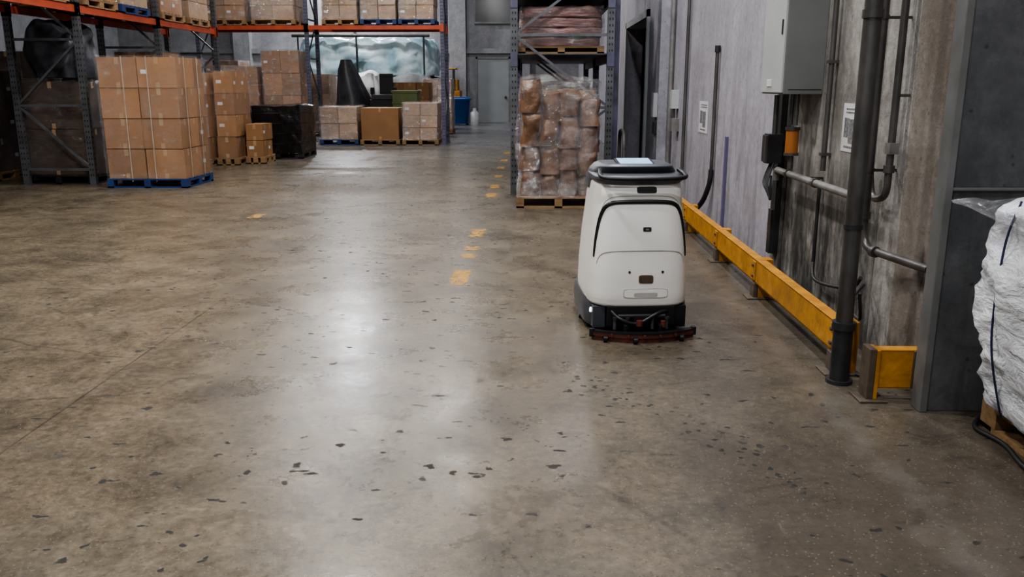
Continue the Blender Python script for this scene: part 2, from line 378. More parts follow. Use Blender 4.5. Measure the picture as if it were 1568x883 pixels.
def curvepts(pts,n=8):
    pts=[Vector(p) for p in pts]; out=[]
    for i in range(len(pts)-1):
        p0=pts[max(i-1,0)];p1=pts[i];p2=pts[i+1];p3=pts[min(i+2,len(pts)-1)]
        for j in range(n):
            t=j/n
            out.append(.5*((2*p1)+(-p0+p2)*t+(2*p0-5*p1+4*p2-p3)*t*t+(-p0+3*p1-3*p2+p3)*t**3))
    out.append(pts[-1]); return out

# ---------------------------------------------------------------- room shell
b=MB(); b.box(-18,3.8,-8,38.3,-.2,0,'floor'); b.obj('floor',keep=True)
b=MB(); b.box(-18,3.8,-8,38.3,8.4,8.6,'ceil'); b.obj('ceiling',keep=True)
b=MB()
b.box(2.0,2.3,4.06,6.85,0,8.4,'wall_rough')
b.box(2.0,2.3,6.85,15.3,0,8.4,'wall_smooth')
b.box(2.0,2.3,18.5,38.0,0,8.4,'wall_smooth')
b.box(2.0,2.3,15.3,18.5,2.7,8.4,'wall_smooth')
b.obj('wall_right',keep=True)
b=MB()
b.box(2.3,3.7,4.06,4.3,0,8.4,'wall_rough')
b.box(3.5,3.8,-8,4.06,0,8.4,'wall_rough')
b.obj('wall_alcove',keep=True)
b=MB(); b.box(1.965,2.0,6.72,6.98,0,8.4,'wall_rough'); b.obj('trim_1',keep=True,bevel=.008)
b=MB(); b.box(1.86,2.0,12.9,13.25,0,8.4,'wall_smooth'); b.obj('trim_2',keep=True,bevel=.008)
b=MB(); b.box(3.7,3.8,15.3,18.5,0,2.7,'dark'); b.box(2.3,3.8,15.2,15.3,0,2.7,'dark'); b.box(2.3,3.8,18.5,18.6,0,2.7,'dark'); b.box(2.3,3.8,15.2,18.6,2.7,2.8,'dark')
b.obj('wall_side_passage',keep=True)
b=MB()
b.box(1.95,1.999,15.18,15.3,0,2.82,'doorgray'); b.box(1.95,1.999,18.5,18.62,0,2.82,'doorgray'); b.box(1.95,1.999,15.18,18.62,2.7,2.82,'doorgray')
b.obj('door_1',keep=True)
b=MB(); b.box(-18.2,2.3,38.0,38.3,0,8.4,'wall_back'); b.obj('wall_back',keep=True)
b=MB()
for x in (-12.5,-8.,-3.2,-.45): b.box(x-.35,x+.35,37.6,38.0,0,8.4,'wall_back')
b.box(-18,2,37.85,38,2.9,3.1,'wall_back')
b.obj('trim_3',keep=True)
b=MB(); b.box(-18.3,-18,-8,38.3,0,8.4,'wall_back'); b.obj('wall_left',keep=True)
b=MB(); b.box(-2.45,-2.37,37.9,37.999,0,2.75,'colstrip'); b.box(-1.03,-.95,37.9,37.999,0,2.75,'colstrip'); b.box(-2.45,-.95,37.9,37.999,2.67,2.75,'colstrip')
b.box(-2.37,-1.03,37.94,37.999,0,2.67,'doorgray'); b.box(-1.2,-1.12,37.88,37.94,1.0,1.1,'pipe_dark')
b.obj('door_2',keep=True)
b=MB(); b.box(-2.45,-.95,37.92,37.999,4.2,6.2,'glassdark'); b.box(-2.5,-.92,37.88,37.999,4.12,4.2,'colstrip'); b.box(-2.5,-.92,37.88,37.999,6.2,6.28,'colstrip')
for x in (-2.5,-.98): b.box(x,x+.06,37.88,37.999,4.2,6.2,'colstrip')
b.obj('window_1',keep=True)

b=MB()
def mark(x,y0,y1,w=.12):
    vs=[];n=8
    for i in range(n+1):
        y=y0+(y1-y0)*i/n
        vs+= [(x-w/2+random.uniform(-.02,.02),y,.003),(x+w/2+random.uniform(-.02,.02),y,.003)]
    b.add(vs,[(2*i,2*i+1,2*i+3,2*i+2) for i in range(n)],'paint')
for y0,y1 in ((6.62,7.2),(7.72,7.92),(8.1,8.3),(8.85,9.35),(12.1,12.6),(13.2,13.7),(14.8,15.2),(16.4,16.8),(18,18.5),(20,20.6)): mark(-.585,y0,y1,.14)
mark(-3.37,10.1,10.4,.14)
b.obj('painted_floor_line',keep=True)

# ---------------------------------------------------------------- pallets & loads
def pallet(b,x0,x1,y0,y1,z,k,h=.144):
    w=x1-x0;d=y1-y0;n=7
    for i in range(n):
        c=y0+(d-.1)*i/(n-1); b.box(x0,x1,c,c+.1,z+h-.022,z+h,k)
    for i in range(3):
        a=x0+(w-.1)*i/2; b.box(a,a+.1,y0,y1,z+h-.044,z+h-.0225,k)
        for j in range(3):
            c=y0+(d-.13)*j/2; b.box(a,a+.1,c,c+.13,z+.022,z+h-.0445,k)
        b.box(a,a+.1,y0,y1,z,z+.0215,k)
    for c in (y0,y1-.1): b.box(x0,x1,c,c+.1,z+.0005,z+.0215,k)
def cartons(b,x0,x1,y0,y1,z0,z1,nx,ny,nz,k,jit=.012,tape=True,labels=True):
    w=(x1-x0)/nx;d=(y1-y0)/ny;h=(z1-z0)/nz;g=.006
    for kz in range(nz):
        lx=random.uniform(-jit,jit)*.8; ly=random.uniform(-jit,jit)*.8
        for i in range(nx):
            for j in range(ny):
                if 0<i<nx-1 and 0<j<ny-1 and kz<nz-1: continue
                jx=lx+random.uniform(-jit,jit)*.5;jy=ly+random.uniform(-jit,jit)*.5
                a=x0+w*i+g+jx;c=y0+d*j+g+jy;z=z0+h*kz+(.0 if kz==0 else .003)
                a1=a+w-2*g;c1=c+d-2*g;zt=z+h-.009
                b.box(a,a1,c,c1,z,zt,k)
                if tape:
                    m=(a+a1)/2
                    if j==0: b.box(m-.03,m+.03,c-.002,c,zt-.10,zt,'tape'); b.box(m-.03,m+.03,c-.002,c,z,z+.08,'tape')
                    if kz==nz-1: b.box(m-.03,m+.03,c,c1,zt,zt+.002,'tape')
                    m=(c+c1)/2
                    if i==nx-1: b.box(a1,a1+.002,m-.03,m+.03,zt-.10,zt,'tape')
                if labels and j==0 and random.random()<.25:
                    q=a+.05; b.box(q,q+.10,c-.003,c-.001,z+h*.45,z+h*.45+.06,'label')
                if labels and i==nx-1 and random.random()<.25:
                    b.box(a1+.001,a1+.003,c+.05,c+.15,z+h*.4,z+h*.4+.06,'label')
def film(b,x0,x1,y0,y1,z0,z1,k='film',amp=.014):
    o=.022; b.lump(x0-o,x1+o,y0-o,y1+o,z0,z1+o,k,amp,5,14,random.random()*50)
def load(name,x0,x1,y0,y1,z,top,nx,ny,nz,k='card',pal='wood',wrap=None,rot=0,straps=False,tape=True):
    b=MB(); pallet(b,x0,x1,y0,y1,z,pal)
    i=.025; cartons(b,x0+i,x1-i,y0+i,y1-i,z+.145,top,nx,ny,nz,k,tape=tape)
    if wrap: film(b,x0+i,x1-i,y0+i,y1-i,z+.13,top,wrap)
    if straps:
        for f in (.32,.62):
            a=x0+(x1-x0)*f; b.box(a-.006,a+.006,y0+i-.018,y0+i-.014,z+.1,top+.01,'strap')
        for f in (.25,.72):
            c=y0+(y1-y0)*f; b.box(x1-i+.012,x1-i+.018,c-.006,c+.006,z+.1,top+.01,'strap')
    return b.obj(name,rotz=rot)

load('strapped_box_pallet',-6.62,-5.36,13.12,14.22,0,1.98,2,3,4,'card','bluepal','film',straps=True)
load('cardboard_box_pallet',-7.15,-6.33,16.2,17.3,0,1.80,2,2,4,'card','wood','film')
load('cardboard_box_pallet',-6.30,-5.86,17.0,18.0,0,1.83,1,2,4,'card','wood','film')
load('cardboard_box_pallet',-5.84,-5.44,17.35,18.05,0,.80,1,2,2,'card','wood')
b=MB(); pallet(b,-6.1,-5.0,18.6,19.8,0,'blackpal'); b.lump(-6.1,-5.0,18.6,19.8,.12,1.13,'blackfilm',.035,3,18,4)
for t in range(4):
    z=.3+t*.22; b.tube([(-6.12,18.56,z),(-5.0+.03,18.57,z+.03),(-4.96,19.8,z)],.006,'blackfilm')
b.obj('black_wrapped_pallet')
load('wrapped_box_pallet',-5.70,-4.66,23.0,24.1,0,1.00,2,2,2,'card_pale','bluepal','film_heavy')
load('single_carton_pallet',-4.60,-3.54,22.95,24.1,0,.98,1,1,1,'card','wood')
load('wrapped_box_pallet',-3.47,-2.50,22.95,24.1,0,1.10,2,2,3,'card_pale','wood','film_heavy')
load('wrapped_box_pallet',-8.5,-7.3,23.1,24.1,0,2.05,2,2,4,'card','wood','film_heavy')
load('wrapped_box_pallet',-7.2,-6.15,23.1,24.1,0,2.45,2,2,4,'card','wood','film_heavy')
load('single_carton_pallet',-4.3,-3.1,26.2,27.3,0,1.65,3,2,3,'card','wood')
for (a,c,k,p,n) in ((-8.6,-7.5,'card','wood',3),(-7.35,-6.2,'card_pale','wood',3),(-5.5,-4.55,'card_pale','wood',3),(-4.5,-3.55,'card_pale','bluepal',3),(-3.5,-2.55,'card_pale','bluepal',3)):
    load('wrapped_box_pallet',a,c,23.02,24.12,3.09,4.3,2,2,n,k,p,'film_heavy')
load('dark_box_pallet',-8.25,-7.08,13.62,14.7,0,1.62,1,2,2,'card_dark','blackpal','film')
b=MB(); b.lump(-8.1,-7.2,13.75,14.6,1.68,2.55,'darktarp',.12,2.2,16,9,.3); b.obj('black_plastic_bundle')
load('dark_box_pallet',-8.2,-7.1,15.0,16.1,0,1.9,2,2,3,'card_dark','wood','film')
load('cardboard_box_pallet',-8.2,-7.3,17.0,18.1,0,2.2,2,2,4,'card','wood','film_heavy')
load('dark_box_pallet',-10.0,-8.9,14.0,15.1,0,1.8,2,2,3,'card_dark','wood','film')
load('dark_box_pallet',-10.4,-9.2,16.6,17.7,0,2.2,2,2,4,'card_dark','wood','film')
load('dark_box_pallet',-11.4,-10.3,13.4,14.5,0,1.3,2,2,2,'card_dark','wood')
load('dark_box_pallet',-9.75,-8.7,12.5,13.6,0,1.5,2,2,3,'card_dark','wood')
for i,(k,p,t) in enumerate((('card_dark','wood',3.9),('card','wood',3.9),('card','wood',3.75),('card_pale','bluepal',3.9),('card','wood',3.9),('card_pale','wood',3.9))):
    y=(10.95,12.2,13.75,15.0,16.6,17.95)[i]
    load('racked_box_pallet',-8.14,-6.98,y,y+1.1,2.765,t,2,2,3,k,p,'film')

# ---------------------------------------------------------------- racks
def upright(b,x,y,top,k='steel_rack',w=.10,d=.08):
    b.box(x-w/2,x+w/2,y-d/2,y+d/2,.01,top,k); b.box(x-w*.8,x+w*.8,y-d*.9,y+d*.9,0,.012,k)
    z=.15
    while z<top-.1:
        b.box(x-.028,x-.012,y-d/2-.002,y-d/2+.001,z,z+.03,'hole'); b.box(x+.012,x+.028,y-d/2-.002,y-d/2+.001,z,z+.03,'hole')
        for sx in (-1,1):
            q=x+sx*w/2; b.box(q-.002,q+.002,y-.01,y+.012,z,z+.03,'hole')
        z+=.085
def frame(b,p,q,top,k,kb='steel_gray'):
    upright(b,p[0],p[1],top,k); upright(b,q[0],q[1],top,k)
    z=.25;i=0;a=p;c=q
    while z+1.0<top:
        b.bar((a[0],a[1],z),(c[0],c[1],z),.03,.04,kb)
        if i%2==0: b.bar((a[0],a[1],z),(c[0],c[1],z+1.0),.03,.035,kb)
        else: b.bar((c[0],c[1],z),(a[0],a[1],z+1.0),.03,.035,kb)
        z+=1.0;i+=1
    b.bar((p[0],p[1],z),(q[0],q[1],z),.03,.04,kb)
def beam(b,p,q,z,k='red',h=.11):
    b.bar((p[0],p[1],z),(q[0],q[1],z),.045,h,k)
    for e in (p,q): b.box(e[0]-.05,e[0]+.05,e[1]-.055,e[1]+.055,z-.11,z+.09,k)
b=MB()
ys=(10.7,13.5,16.4,19.4)
for y in ys: frame(b,(-7.02,y),(-8.1,y),5.4,'steel_gray')
for i in range(3):
    for z in (2.705,4.9):
        for x in (-7.02,-8.1): beam(b,(x,ys[i]),(x,ys[i+1]),z)
b.obj('pallet_rack')
b=MB()
xs=(-8.8,-5.92,-2.36)
for x in xs: frame(b,(x,23.05),(x,24.15),5.6,'steel_rack')
for i in range(2):
    for z in (3.03,5.2):
        for y in (23.05,24.15): beam(b,(xs[i],y),(xs[i+1],y),z)
b.obj('pallet_rack')
b=MB(); ys=(12.45,15.2,18.0)
for y in ys: frame(b,(-.26,y),(1.10,y),5.4,'steel_rack' if y>12.5 else 'steel_gray')
b.box(1.22,1.32,13.4,13.5,0,5.4,'steel_rack')
for i in range(2):
    for z in (1.93,2.72,4.4):
        for x in (-.26,1.10): beam(b,(x,ys[i]),(x,ys[i+1]),z,'steel_rack')
for z in (1.985,2.775): b.box(-.27,1.11,12.5,18.0,z,z+.015,'steel_gray')
b.box(1.13,1.25,12.2,12.32,0,.5,'steel_rack')
b.obj('pallet_rack')
for y in (12.55,13.9,15.4,16.7):
    b=MB(); pallet(b,-.2,1.02,y,y+1.15,2.0,'wood',.1)
    for t in range(4): b.lump(-.18,1.0,y+.02,y+1.1,2.1+t*.135,2.235+t*.135,'pinksack',.035,2.6,16,t+y,.15)
    b.lump(-.19,1.01,y+.01,y+1.11,2.1,2.65,'film_brown',.03,4,14,y)
    b.obj('stacked_sacks_pallet')
    b=MB(); pallet(b,-.2,1.02,y,y+1.15,2.79,'blackpal',.1)
    for t in range(4): b.lump(-.18,1.0,y+.02,y+1.1,2.89+t*.2,3.09+t*.2,'pinksack',.03,4,12,t+y*2,.25)
    b.obj('stacked_sacks_pallet')
b=MB(); pallet(b,-.20,.90,11.05,12.15,0,'wood')
for i in range(4):
    z=.145; 
    while z<1.35:
        hh=random.uniform(.26,.44); x=-.14+i*.25+random.uniform(-.02,.02)
        b.lump(x,x+.25,11.12+random.uniform(0,.05),12.06,z,z+hh,'sack',.06,3.2,10,i*3.1+z*7,.10)
        z+=hh
b.lump(-.17,.87,11.07,12.10,.13,1.66,'film_brown',.085,2.8,30,3,.14)
b.lump(-.19,.89,11.03,12.13,.13,.34,'film_brown',.05,6,20,8)
b.obj('plastic_wrapped_sack_pallet')
load('film_wrapped_box_pallet',-.15,.95,12.7,13.8,0,1.5,2,2,3,'card','wood','film_heavy')
load('film_wrapped_box_pallet',-.15,.95,14.05,15.1,0,1.6,2,2,3,'card_dark','wood','film_heavy')
load('film_wrapped_box_pallet',-.15,.95,15.5,16.6,0,1.6,2,2,3,'card','wood','film_heavy')

# ---------------------------------------------------------------- background goods
b=MB(); b.lump(-8.6,-3.3,30.,33.,0,1.9,'tarpdull',.15,1.2,26,2,.1); b.lump(-8.2,-3.4,30.1,32.8,1.9,3.15,'tarpwhite',.16,1.6,30,5,.12)
for x in (-8.0,-6.0,-3.7): b.tube([(x,29.95,1.9),(x,29.95,3.2)],.03,'pipe_dark')
b.tube([(-8.2,29.95,3.2),(-3.5,29.95,3.2)],.05,'pipe_dark')
b.obj('plastic_sheet_covered_machine')
load('mixed_goods_pallet',-7.4,-6.3,27.0,28.1,0,1.9,2,2,3,'card_pale','wood','film_heavy')
load('mixed_goods_pallet',-3.55,-2.6,28.2,29.2,0,1.75,2,2,3,'card_pale','wood','film_heavy')
load('mixed_goods_pallet',-10.2,-9.1,27.0,28.1,0,2.3,2,2,4,'card','wood','film_heavy')
b=MB(); b.lump(-5.9,-4.9,27.6,28.5,0,1.95,'label',.12,2,16,21,.25); b.obj('white_bagged_goods')
b=MB()
rings=[]
for z,s_,dx in ((0,1,0),(.6,.95,0),(1.1,.85,.05),(1.6,.62,-.05),(2.0,.45,-.12),(2.3,.25,-.15)):
    rings.append([(-5.4+dx+.6*s_*math.cos(t)*(1+.12*math.sin(5*t)),26+.5*s_*math.sin(t)*(1+.1*math.cos(4*t)),z) for t in [2*math.pi*i/28 for i in range(28)]])
b.loft(rings,'darktarp'); b.obj('tarp_covered_equipment')
b=MB(); b.box(-4.75,-4.0,25.3,26.0,.05,1.15,'blackpal'); b.box(-4.7,-4.05,25.3,26.0,1.15,1.3,'darktarp'); b.box(-4.55,-4.15,25.9,26.0,1.3,1.9,'blackpal')
for x in (-4.7,-4.1):
    for y in (25.35,25.95): b.tube([(x-.03,y,.06),(x+.03,y,.06)],.06,'blackpal')
b.box(-4.72,-4.68,25.3,25.8,1.3,1.5,'blackpal'); b.box(-4.06,-4.02,25.3,25.8,1.3,1.5,'blackpal')
b.obj('black_utility_cart',bevel=.02)
b=MB(); b.box(-3.95,-3.25,24.5,25.1,0,1.35,'green'); b.box(-3.98,-3.22,24.47,25.13,1.35,1.42,'green')
for z in (.3,.7,1.05): b.box(-3.97,-3.23,24.48,24.5,z,z+.04,'green')
b.obj('green_crate',bevel=.01)
b=MB()
rings=[[(-3.05+w*1.1*math.copysign(abs(math.cos(t))**.4,math.cos(t)),35+.38*w/.5*math.copysign(abs(math.sin(t))**.4,math.sin(t)),z) for t in [2*math.pi*i/24 for i in range(24)]] for z,w in ((.05,.42),(.98,.5),(.99,.54),(1.05,.54),(1.06,.45))]
b.loft(rings,'bluebin')
b.tube([(-3.5,35.3,.08),(-3.4,35.3,.08)],.08,'blackpal'); b.tube([(-2.7,35.3,.08),(-2.6,35.3,.08)],.08,'blackpal'); b.tube([(-3.5,35.4,1.08),(-2.6,35.4,1.08)],.025,'bluebin')
b.obj('blue_waste_bin')
b=MB()
b.box(-4.4,-3.0,36.1,37.2,.15,1.35,'yellow'); b.box(-3.9,-3.1,36.2,37.1,1.35,1.8,'yellow'); b.box(-4.3,-4.2,36.1,36.2,1.2,2.2,'blackpal'); b.box(-3.3,-3.2,36.1,36.2,1.2,2.2,'blackpal'); b.box(-4.35,-3.15,36.1,37.0,2.2,2.26,'yellow')
for x in (-4.2,-3.2): b.tube([(x-.08,36.15,.22),(x+.08,36.15,.22)],.22,'blackpal')
b.obj('yellow_forklift',bevel=.05)
b=MB(); b.loft([[(-2.3+r*math.cos(t),34.6+r*math.sin(t),z) for t in [2*math.pi*i/16 for i in range(16)]] for z,r in ((0,.17),(.5,.17),(.58,.07),(.68,.07))],'label'); b.obj('white_plastic_canister')
b=MB(); b.tube([(-.75,37.2,0),(-.75,37.2,1.3)],.08,'yellow'); b.tube([(-.75,37.2,0),(-.75,37.2,.02)],.16,'yellow'); b.obj('yellow_bollard')

# ---------------------------------------------------------------- guard rail
b=MB()
def railY(x,y0,y1,z0,z1):
    b.box(x-.012,x+.012,y0,y1,z0,z1,'yellow')
    b.box(x-.012,x+.06,y0,y1,z1-.012,z1+.001,'yellow'); b.box(x-.012,x+.06,y0,y1,z0-.001,z0+.012,'yellow')
for y0,y1 in ((4.52,6.30),(6.305,7.66),(7.665,9.25),(9.255,10.4)): railY(1.69,y0,y1,.12,.295)
for y in (4.56,6.28,7.64,9.22,10.3):
    b.box(1.70,1.80,y-.05,y+.05,.008,.30,'yellow'); b.box(1.62,1.84,y-.08,y+.08,0,.012,'rust'); b.box(1.665,1.70,y-.05,y+.05,.008,.118,'rust')
    b.box(1.668,1.68,y-.04,y+.04,.14,.28,'yellow')
    for dz in (.17,.25): b.tube([(1.655,y,dz),(1.67,y,dz)],.012,'rust',8)
b.obj('yellow_guard_rail',bevel=.004)
b=MB()
b.box(1.74,1.999,4.12,4.144,.065,.265,'yellow'); b.box(1.74,1.999,4.12,4.19,.255,.268,'yellow'); b.box(1.74,1.999,4.12,4.19,.062,.075,'yellow')
b.box(1.70,1.735,4.10,4.21,.01,.275,'rust'); b.box(1.735,1.755,4.10,4.21,.01,.27,'yellow'); b.box(1.66,1.80,4.07,4.23,0,.012,'rust')
b.box(1.925,1.935,4.11,4.14,.065,.265,'rust')
b.obj('yellow_guard_rail',bevel=.004)

# ---------------------------------------------------------------- column + wall kit
b=MB()
b.box(1.94,2.75,3.975,4.05,0,8.38,'column')
b.box(1.905,1.942,3.955,4.055,0,8.38,'colstrip')
b.box(1.942,2.75,3.962,3.978,1.085,1.10,'colstrip')
for z in (1.7,2.2,.6): b.tube([(2.2,3.978,z),(2.2,3.965,z)],.012,'pipe_dark',8)
b.obj('steel_edged_column',bevel=.004)
b=MB()
b.box(1.73,1.999,6.05,6.60,1.50,2.45,'cabinet'); b.box(1.715,1.73,6.06,6.59,1.51,2.44,'cabdoor')
b.box(1.708,1.716,6.10,6.12,1.9,2.0,'pipe_dark'); b.box(1.71,1.716,6.3,6.42,1.55,1.60,'label')
b.box(1.76,1.99,6.045,6.05,1.53,1.535,'pipe_dark')
for y in (6.15,6.25): b.tube([(1.86,y,1.5),(1.86,y,1.285)],.018,'pipe')
b.obj('electrical_cabinet',bevel=.006)
b=MB()
b.box(1.79,1.9,6.56,6.68,.98,1.2,'pipe_dark'); b.box(1.775,1.79,6.57,6.67,.99,1.19,'pipe')
b.tube([(1.85,6.62,1.2),(1.85,6.62,1.49)],.02,'pipe'); b.tube([(1.85,6.62,.98),(1.85,6.62,.97)],.018,'pipe_dark')
b.tube([(1.86,6.2,1.09),(1.86,6.2,1.25)],.045,'orange',16); b.tube([(1.86,6.2,1.07),(1.86,6.2,1.09)],.052,'pipe',16); b.tube([(1.86,6.2,1.25),(1.86,6.2,1.27)],.052,'pipe',16)
b.tube([(1.86,6.2,1.07),(1.86,6.2,.975)],.02,'pipe')
for q in range(4): b.tube(curvepts([(1.84,6.64-q*.03,.98),(1.79,6.62-q*.04,.84),(1.80,6.5-q*.02,.78-q*.02),(1.80,6.45,.90)]),.008,'cable',6)
b.obj('junction_box_with_valve')
b=MB(); b.box(1.92,1.964,6.72,6.84,.25,1.6,'pipe_dark'); b.box(1.90,1.92,6.74,6.82,.25,.6,'pipe_dark'); b.obj('cable_channel')
def flange(b,x,y,z,r,k='pipe'): b.tube([(x,y,z-.02),(x,y,z+.02)],r,k,14)
b=MB()
b.tube([(1.665,4.39,.0),(1.665,4.39,.02)],.07,'pipe_dark',16); b.tube([(1.665,4.39,.02),(1.665,4.39,.30)],.052,'pipe_dark',18)
b.tube([(1.665,4.39,.30),(1.665,4.39,.34)],.062,'pipe_dark',18); b.tube([(1.665,4.39,.34),(1.665,4.39,8.38)],.044,'pipe',20)
flange(b,1.665,4.39,1.9,.052)
b.tube([(1.665,4.39,.838),(1.665,4.39,.862)],.049,'pipe_dark',18)
b.box(1.71,1.999,4.40,4.41,2.29,2.31,'pipe'); b.tube([(1.665,4.39,2.288),(1.665,4.39,2.312)],.049,'pipe',18)
b.tube(curvepts([(1.72,4.36,.50),(1.74,4.38,.4),(1.76,4.44,.34),(1.80,4.7,.36),(1.95,4.9,.42)]),.009,'cable',8)
b.obj('drain_pipe')
b=MB(); b.tube(fillet([(1.85,4.72,8.38),(1.85,4.72,.68),(1.95,4.12,.68)],.12,8),.022,'pipe',14)
for z in (1.1,1.9): b.tube([(1.85,4.72,z),(1.85,4.72,z+.02)],.027,'pipe',14); b.box(1.87,1.999,4.725,4.735,z,z+.015,'pipe')
flange(b,1.85,4.72,.86,.03); b.tube([(1.862,4.6,.68),(1.868,4.57,.68)],.031,'pipe',14); b.obj('conduit_pipe')
b=MB(); b.tube(fillet([(1.93,4.66,8.38),(1.93,4.66,.965),(1.93,4.86,.93),(1.93,4.92,1.1)],.08,8),.02,'pipe',14); flange(b,1.93,4.66,1.12,.03); b.box(1.94,1.999,4.65,4.66,1.5,1.515,'pipe'); b.box(1.91,1.96,4.63,4.69,1.2,1.26,'pipe_pale')
b.obj('conduit_pipe')
b=MB(); b.tube(fillet([(1.85,6.5,.86),(1.85,6.5,.94),(1.85,4.80,.94)],.05,6),.024,'pipe_pale',14)
for y in (6.2,5.6,4.9): b.tube([(1.85,y-.02,.94),(1.85,y+.02,.94)],.032,'pipe',14)
for y in (5.9,5.1): b.box(1.86,1.999,y-.008,y+.008,.932,.948,'pipe')
b.obj('water_pipe')
b=MB(); b.tube([(1.96,5.80,1.0),(1.96,5.80,8.38)],.018,'pipe',12); b.tube([(1.965,5.85,.35),(1.965,5.85,.9)],.012,'pipe_dark',10); b.tube(curvepts([(1.965,5.85,.36),(1.93,5.7,.28),(1.93,5.4,.30),(1.96,5.1,.36),(1.97,5.0,.44)]),.012,'pipe_dark',8)
for z in (1.1,1.7,2.3): b.box(1.935,1.999,5.775,5.825,z,z+.02,'pipe')
b.obj('conduit_pipe')
b=MB(); b.tube([(1.965,5.1,1.0),(1.965,5.1,8.38)],.016,'pipe_pale',12); b.box(1.945,1.999,5.07,5.13,1.6,1.62,'pipe'); b.obj('conduit_pipe')
b=MB(); b.tube([(1.965,9.4,.64),(1.965,9.4,1.9)],.02,'pipe',12); b.tube([(1.965,9.4,1.9),(1.965,9.4,1.97)],.03,'pipe_dark',12)
b.tube(curvepts([(1.965,9.4,.66),(1.955,9.42,.5),(1.92,9.55,.3),(1.87,9.75,.16),(1.82,9.9,.12)]),.028,'cable',10); b.obj('cable_riser')
b=MB(); b.box(1.975,1.999,8.80,8.86,.1,1.05,'purple'); b.obj('purple_wall_strip')
b=MB(); b.tube([(1.96,11.2,.4),(1.96,11.2,8.38)],.022,'pipe',10); b.tube([(1.96,12.4,.3),(1.96,12.4,8.38)],.03,'pipe_pale',10); b.obj('conduit_pipe')
b=MB(); b.box(1.90,1.999,11.9,12.05,1.25,1.5,'cabdoor'); b.box(1.90,1.999,11.8,11.95,.95,1.12,'pipe_pale'); b.tube([(1.95,11.97,1.12),(1.95,11.97,1.25)],.015,'pipe'); b.obj('switch_box')
b=MB(); b.box(1.8,1.86,12.95,13.15,1.1,1.45,'cabdoor'); b.box(1.82,1.86,12.95,13.15,.85,1.02,'pipe_dark'); b.box(1.84,1.86,13.03,13.07,1.02,1.1,'pipe'); b.obj('switch_box')
b=MB(); b.tube(fillet([(1.45,13.6,0),(1.45,13.6,.85),(1.45,14.3,.85),(1.45,14.3,0)],.25,8),.03,'pipe_pale',12); b.obj('door_guard_hoop')
def poster(x,y,z,w,h):
    b=MB(); b.box(x-.004,x,y-w/2,y+w/2,z-h/2,z+h/2,'label')
    for q in (.40,.33): b.box(x-.0055,x-.004,y-w*.38,y+w*.30,z+h*(q-.03),z+h*q,'ink')
    b.box(x-.0055,x-.004,y-w*.30,y+w*.05,z-h*.32,z+h*.18,'ink'); b.box(x-.0055,x-.004,y+w*.08,y+w*.36,z-h*.20,z+h*.2,'ink')
    b.box(x-.0055,x-.004,y-w*.3,y+w*.3,z-h*.42,z-h*.38,'ink')
    b.obj('wall_notice')
poster(1.999,10.15,1.2,.50,.36); poster(1.999,5.47,1.30,.26,.30)
# ---------------------------------------------------------------- white bag on pallet
b=MB(); pallet(b,2.13,3.25,2.72,3.82,0,'wood')
rings=[];n=128
for i in range(44):
    t=i/43; z=.146+1.0*t
    hw=.53+.13*math.sin(math.pi*min(1,(.15+t*.8)))**.8*t**.3
    if t>.92: hw*=1-.35*((t-.92)/.08)**1.5
    r=[]
    for j in range(n):
        a=2*math.pi*j/n; e=.36
        x=hw*math.copysign(abs(math.cos(a))**e,math.cos(a)); y=min(.60,hw*.93)*math.copysign(abs(math.sin(a))**e,math.sin(a))
        p=Vector((2.60+x-.03*t,3.24+y,z)); d=noise.noise_vector(p*5)*.05+noise.noise_vector(Vector((p.x*13,p.y*13,p.z*22)))*.022; d.z*=.3
        r.append(p+d)
    rings.append(r)
b.loft(rings,'whitebag')
rings=[]
for i in range(8):
    t=i/7; r=[]
    for j in range(64):
        a=2*math.pi*j/64; q=.58+.19*t
        x=q*math.copysign(abs(math.cos(a))**.32,math.cos(a)); y=.95*q*math.copysign(abs(math.sin(a))**.32,math.sin(a))
        p=Vector((2.60+x,3.20+min(y,.58),.97+.11*t)); p+=noise.noise_vector(p*7)*.035*t
        r.append(p)
    rings.append(r)
b.loft(rings,'film_clear',cap=False)
b.tube(curvepts([(2.0,3.50,1.1),(1.955,3.50,.9),(1.955,3.5,.5),(2.05,3.52,.15)]),.005,'navy',8)
b.obj('white_bulk_bag_on_pallet')
b=MB(); b.tube(curvepts([(2.16,3.88,.010),(2.07,3.74,.012),(2.10,3.55,.012),(2.06,3.3,.012),(2.08,3.0,.012),(2.02,2.6,.012),(2.5,2.2,.012)]),.011,'cable',8)
b.tube(curvepts([(1.78,4.5,.010),(1.9,4.38,.012),(1.97,4.31,.012)]),.01,'cable',8)
b.obj('black_floor_cable')

# ---------------------------------------------------------------- floor scrubber robot
R=D.objects.new('floor_scrubber_robot',None); C.scene.collection.objects.link(R)
R.location=(.70,5.17,0); R.rotation_euler[2]=math.radians(4)
EX=4.2
sec=[(.195,.315,.060,.885),(.205,.326,.048,.897),(.25,.330,.043,.90),(.40,.326,.052,.89),(.60,.313,.078,.86),(.80,.294,.115,.80),(.90,.286,.140,.765),(.95,.281,.157,.735),(.975,.270,.172,.715),(.985,.25,.19,.70)]
def si(z,sec=sec):
    z=max(sec[0][0],min(sec[-1][0],z))
    for i in range(len(sec)-1):
        if z<=sec[i+1][0]:
            t=(z-sec[i][0])/(sec[i+1][0]-sec[i][0])
            return [sec[i][j]+(sec[i+1][j]-sec[i][j])*t for j in range(4)]
def sp(th,z,off=0,sec=sec,ex=EX):
    _,hw,yr,yf=si(z,sec); cy=(yr+yf)/2; ly=(yf-yr)/2
    c,s_=math.cos(th),math.sin(th)
    return Vector(((hw+off)*math.copysign(abs(c)**(2/ex),c),cy+(ly+off)*math.copysign(abs(s_)**(2/ex),s_),z))
